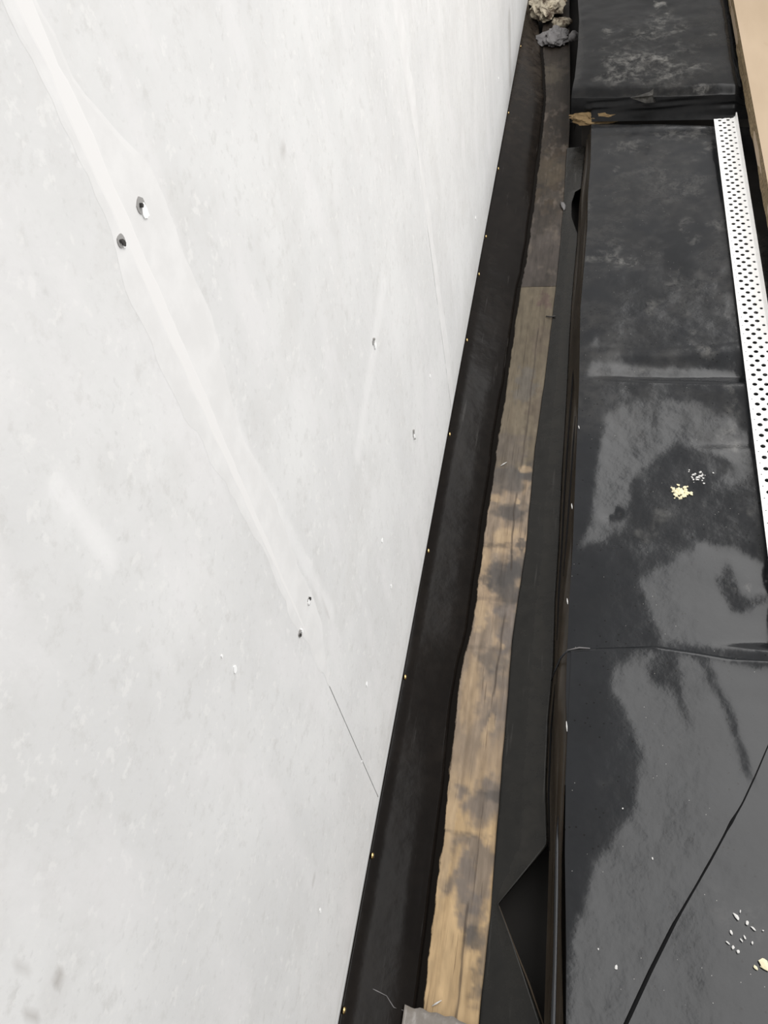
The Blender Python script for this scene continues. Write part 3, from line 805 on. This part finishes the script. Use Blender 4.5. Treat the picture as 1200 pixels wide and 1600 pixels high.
# front face: rolls over the shoulder, folds with a loose flap
V = []; du = []; nk = 18; ni = 140
x0 = float(fl(YF)); x1 = fr + .25
for k in range(nk):
    s = k / (nk - 1)
    for i in range(ni):
        x = x0 + (x1 - x0) * i / (ni - 1)
        z00 = ZF - .016 - .016 * sstep(x, .375, .40) + (fbm(x, yfront(x), 6, 91) - .5) * .010
        bul = .006 * math.sin(math.pi * min(1, s * 1.2)) * (0.6 + .8 * vnoise(x, 1.0, 9, 97))
        f2 = (vnoise(x * 6 + s * 2, s * 3, 1.6, 98) - .5) * .014 * math.sin(math.pi * s)
        zb = ZT + .004 - .012 * (x < -.03)
        zz = z00 + (zb - z00) * s
        yb = FL0[1] + (x - FL0[0]) * (FL1[1] - FL0[1]) / (FL1[0] - FL0[0]) if x > -.035 else yfront(x) - .02
        V.append((x, yfront(x) + (yb - yfront(x)) * s ** 3 - bul - f2 * .8 * (x > -.05), zz)); du.append(.12)
mesh('front_flap', V, grid_faces(nk, ni, flip=True), m_far, fblk, True, {'dust': du, 'smear': np.zeros(len(V))})
# left side of the far block, standing off the channel
V = []; du = []
for y in jy:
    x0 = float(fl(y))
    for k in range(10):
        s = k / 9
        z = ZF - .016 * math.exp(-((y - YF) / .022) ** 2) - .004 + (fbm(x0, y, 6, 91) - .5) * .010
        V.append((x0 + .012 * s + .006 * (vnoise(y, s * 3, 7, 99) - .5) * (s > 0), y, z * (1 - s) + (.012) * s)); du.append(.1)
mesh('side_flap', V, grid_faces(nj, 10), m_far, fblk, True, {'dust': du, 'smear': np.zeros(len(V))})
# rag of membrane sticking up at the front edge
pts = [at(985, 150, ZF), at(1000, 146, ZF + .004), at(1015, 141, ZF + .008), at(1021, 136, ZF + .016), at(1020, 146, ZF + .008), at(1024, 157, ZF - .012), at(1008, 158, ZF - .006)]
V = [tuple(p - np.array((0, .012, 0))) for p in pts]
V2 = [(p[0], p[1] + .002, p[2]) for p in V]
n = len(V)
mesh('torn_flap', V + V2, [tuple(range(n))[::-1], tuple(range(n, 2 * n))] + [(i, (i + 1) % n, n + (i + 1) % n, n + i) for i in range(n)], m_strip, fblk,
     attrs={'dust': [.7] * 2 * n, 'smear': [.2] * 2 * n})

# ================================================================== perforated strip
bz = STRIP_Z
xa = .2505 * (CAMZ - bz); wf = .0585
ya = at(1115, 187, bz)[1]; pitch = .0293; nr = 64
bm = bmesh.new()
NS = 14
cols = [(0.0, .16, .0014, .5, .10), (.16, .355, .0050, 0, None), (.355, .545, .0050, .5, None), (.545, .74, .0050, 0, None), (.74, .93, .0036, .5, .85)]
def cell(x0, x1, y0, y1, cx, cy, r):
    n = NS
    outer = []; inner = []
    for k in range(n):
        a = 2 * math.pi * k / n
        ca, sa = math.cos(a), math.sin(a)
        inner.append((cx + r * ca, cy + r * sa))
        tx_ = ((x1 - cx) / ca if ca > 1e-6 else (x0 - cx) / ca if ca < -1e-6 else 1e9)
        ty_ = ((y1 - cy) / sa if sa > 1e-6 else (y0 - cy) / sa if sa < -1e-6 else 1e9)
        t_ = min(tx_, ty_); outer.append([cx + t_ * ca, cy + t_ * sa])
    for (qx, qy) in ((x0, y0), (x1, y0), (x1, y1), (x0, y1)):
        k = min(range(n), key=lambda k: (outer[k][0] - qx) ** 2 + (outer[k][1] - qy) ** 2); outer[k] = [qx, qy]
    vo = [bm.verts.new((p[0], p[1], 0)) for p in outer]; vi = [bm.verts.new((p[0], p[1], 0)) for p in inner]
    for k in range(n): bm.faces.new((vo[k], vo[(k + 1) % n], vi[(k + 1) % n], vi[k]))
for (f0, f1, r, off, cxf) in cols:
    for j in range(nr):
        y1 = ya - j * pitch - off * pitch; y0 = y1 - pitch
        x0, x1 = xa + f0 * wf, xa + f1 * wf
        cell(x0, x1, y0, y1, xa + cxf * wf if cxf else (x0 + x1) / 2, (y0 + y1) / 2 + .004, r)
    if off:                                                     # close the half pitch at the far end with a ragged bit
        q = [bm.verts.new(v) for v in ((xa + f0 * wf, ya - off * pitch, 0), (xa + f1 * wf, ya - off * pitch, 0), (xa + f1 * wf, ya - .001, 0), (xa + f0 * wf, ya - (.0 if f0 == 0 else .006), 0))]
        bm.faces.new(q)
for v in bm.verts: v.co.z = bz + .0025 * math.sin((v.co.y - .4) * 1.1)
bmesh.ops.recalc_face_normals(bm, faces=bm.faces)
me = bpy.data.meshes.new('perforated_strip'); bm.to_mesh(me); bm.free()
if me.polygons[0].normal.z < 0: me.flip_normals()
strip_o = link('perforated_strip', me, m_pvc)
s_ = strip_o.modifiers.new('t', 'SOLIDIFY'); s_.thickness = .0014; s_.offset = -1
tag(strip_o, 'long white perforated plastic edging strip lying on the black membrane', 'strip')
# upturned lip
V = []; n = 50
for i in range(n):
    y = ya + .006 - i * (pitch * nr + .006) / (n - 1); zz = bz + .0025 * math.sin((y - .4) * 1.1)
    xl = xa + .93 * wf
    V += [(xl, y, zz), (xl + .0020, y, zz + .0004), (xl + .0032, y, zz + .0030), (xl + .0036, y, zz + .0125), (xl + .0066, y, zz + .0125), (xl + .0066, y, zz - .0014), (xl, y, zz - .0014)]
Fs = [(i * 7 + k, i * 7 + (k + 1) % 7, (i + 1) * 7 + (k + 1) % 7, (i + 1) * 7 + k) for i in range(n - 1) for k in range(7)] + [tuple(range(7))[::-1], tuple((n - 1) * 7 + k for k in range(7))]
o = mesh('upturned_lip', V, [f[::-1] for f in Fs], m_pvc, strip_o)

# ================================================================== pale wooden panel at the right
zb = ZF + .003; xe = .325 * (CAMZ - zb); ztop = CAMZ - xe / .3385
n = 120; y0, y1 = 1.5, 4.6
V = []
for i in range(n):
    y = y0 + (y1 - y0) * i / (n - 1)
    j = (fbm(y, 1.0, 9, 7) - .5) * .008
    V += [(xe + j * 1.2, y, zb), (xe + .002 + j, y, zb + (ztop - zb) * .35), (xe - .001 + j * .6, y, zb + (ztop - zb) * .7), (xe + .001, y, ztop)]
edge_faces = grid_faces(n, 4)
b = len(V)
pv, pf = boxv(xe + .001, xe + .62, y0, y1, zb, ztop)
pan = mesh('wooden_panel', pv, pf, m_panel)
tag(pan, 'thick pale beige board with rough brown edge, at the far right', 'panel')
o = mesh('rough_edge', V, edge_faces, m_panedge, pan); o['label'] = 'rough brown sawn edge'

# ================================================================== debris
def lump(name, c, r, seed, mat, amp=.45, sub=3, rot=0.0):
    bm = bmesh.new()
    bmesh.ops.create_icosphere(bm, subdivisions=sub, radius=1.0)
    for v in bm.verts:
        p = v.co
        k = 1 + amp * (fbm(p.x * 1.0 + p.z * .7 + seed, p.y * 1.0 - p.z * .5, 1.3, seed) - .5) * 2 + amp * .5 * (float(vnoise(p.x + p.z, p.y - p.z, 3.5, seed + 4)) - .5) + amp * .45 * (float(vnoise(p.x * 1.1 + p.z * .8, p.y - p.z * .9, 7.5, seed + 8)) - .5)
        x, y, z = p.x * r[0] * k, p.y * r[1] * k, p.z * r[2] * k
        v.co = (c[0] + x * math.cos(rot) - y * math.sin(rot), c[1] + x * math.sin(rot) + y * math.cos(rot), max(c[2] + z, c[2] - r[2] * .45))
    me = bpy.data.meshes.new(name); bm.to_mesh(me); bm.free()
    for p in me.polygons: p.use_smooth = sub < 4
    return link(name, me, mat)
p = at(853, 10, .03)
tag(lump('rubble_lump', p, (.060, .100, .045), 3, m_rub, .6, 4), 'whitish brown lump of rubble lying on the far plank', 'rubble')
p = at(878, 36, .012)
tag(lump('rubble_lump', p, (.038, .030, .018), 8, m_rub, .5), 'small grey brown rubble chip beside the crumpled grey scrap', 'rubble')
p = at(866, 58, .012)
tag(lump('plastic_scrap', p, (.056, .070, .022), 12, m_greylump, .6, 4), 'crumpled grey plastic scrap in front of the rubble lump', 'scrap')
p = at(896, 58, .030)
tag(lump('plastic_scrap', p, (.020, .026, .018), 18, m_greylump, .5), 'small grey plastic wad against the far block side', 'scrap')
p = at(924, 187, ZT + .002)
o = lump('foam_remnant', p, (.056, .016, .015), 22, m_foam, 1.0, 4, -.12)
tag(o, 'torn yellow foam remnant under the front edge of the far block', 'foam')
p = at(880, 322, .004)
tag(lump('plaster_flake', p, (.005, .022, .003), 31, m_greylump, .7, 3, .25), 'pale flake at the edge of the far dark plank', 'flake')

def crumbs(name, u, v, n, sx, sy, size, mat, label, seed, mat2=None, zadd=.003):
    rs = random.Random(seed); bm = bmesh.new(); c = at(u, v, ZT)
    for k in range(n):
        x = c[0] + rs.gauss(0, sx); y = c[1] + rs.gauss(0, sy)
        s = size * (.5 + rs.random() * .9)
        z = ZT + float(samp(H, x, y)) + (.0022 if y < .6 else 0) + (.005 if u > 1150 and v > 1300 else 0) * 0 + s * .5
        r = bmesh.ops.create_icosphere(bm, subdivisions=1, radius=s)
        for q in r['verts']:
            f = .7 + rs.random() * .6
            q.co = (x + q.co.x * f, y + q.co.y * f, z + q.co.z * f * .6)
    me = bpy.data.meshes.new(name); bm.to_mesh(me); bm.free()
    o = link(name, me, mat)
    return tag(o, label, 'crumbs', kind='stuff')
crumbs('crumb_pile', 1064, 769, 90, .0075, .0075, .0028, m_crumby, 'small heap of cream crumbs on the black membrane', 5)
crumbs('crumb_pile', 1093, 744, 34, .0085, .0070, .0018, m_crumbw, 'thin scatter of white crumbs just beyond the cream heap', 6)
def flecks(name, pts, mat, label, seed, lift=.005):
    rs = random.Random(seed); bm = bmesh.new()
    for (u, v, s, el, ang) in pts:
        c = at(u, v, ZT + lift); z = ZT + float(samp(H, c[0], c[1])) + lift
        r = bmesh.ops.create_icosphere(bm, subdivisions=1, radius=1)
        for q in r['verts']:
            f = .7 + rs.random() * .6
            x, y = q.co.x * s * f, q.co.y * s * el * f
            q.co = (c[0] + x * math.cos(ang) - y * math.sin(ang), c[1] + x * math.sin(ang) + y * math.cos(ang), z + q.co.z * s * .3)
    me = bpy.data.meshes.new(name); bm.to_mesh(me); bm.free()
    return tag(link(name, me, mat), label, 'flecks', kind='stuff')
flecks('plaster_flecks', [(1152, 1430, .0022, 3, .7), (1158, 1422, .0008, 3, -.2), (1169, 1440, .0022, 1.3, 0), (1179, 1449, .0016, 2.5, .8), (1144, 1455, .0015, 2, .3), (1165, 1462, .0014, 2, .5),
                          (1160, 1467, .0012, 2, .6), (1177, 1471, .0018, 1.2, 0), (1139, 1471, .0011, 3, .9), (1147, 1478, .0022, 1.2, 0), (1155, 1485, .0024, 1.0, 0), (1194, 1452, .0012, 1, 0)],
       m_crumbw, 'spray of white plaster flecks near the diagonal lap', 3, .0055)
flecks('plaster_flecks', [(1195, 1502, .006, 1.2, .5), (1198, 1508, .006, 1.0, .2), (1183, 1510, .0022, 1.6, .7)], m_crumby, 'larger cream plaster splash at the right side of the corner sheet', 4, .0055)
flecks('plaster_flecks', [(963, 1510, .0022, 1.5, 0), (935, 1482, .0010, 1.5, 0), (1020, 1340, .0012, 1.6, 0), (973, 1263, .0012, 1, 0)], m_crumbw, 'few stray white specks scattered over the near sheet', 6, .003)
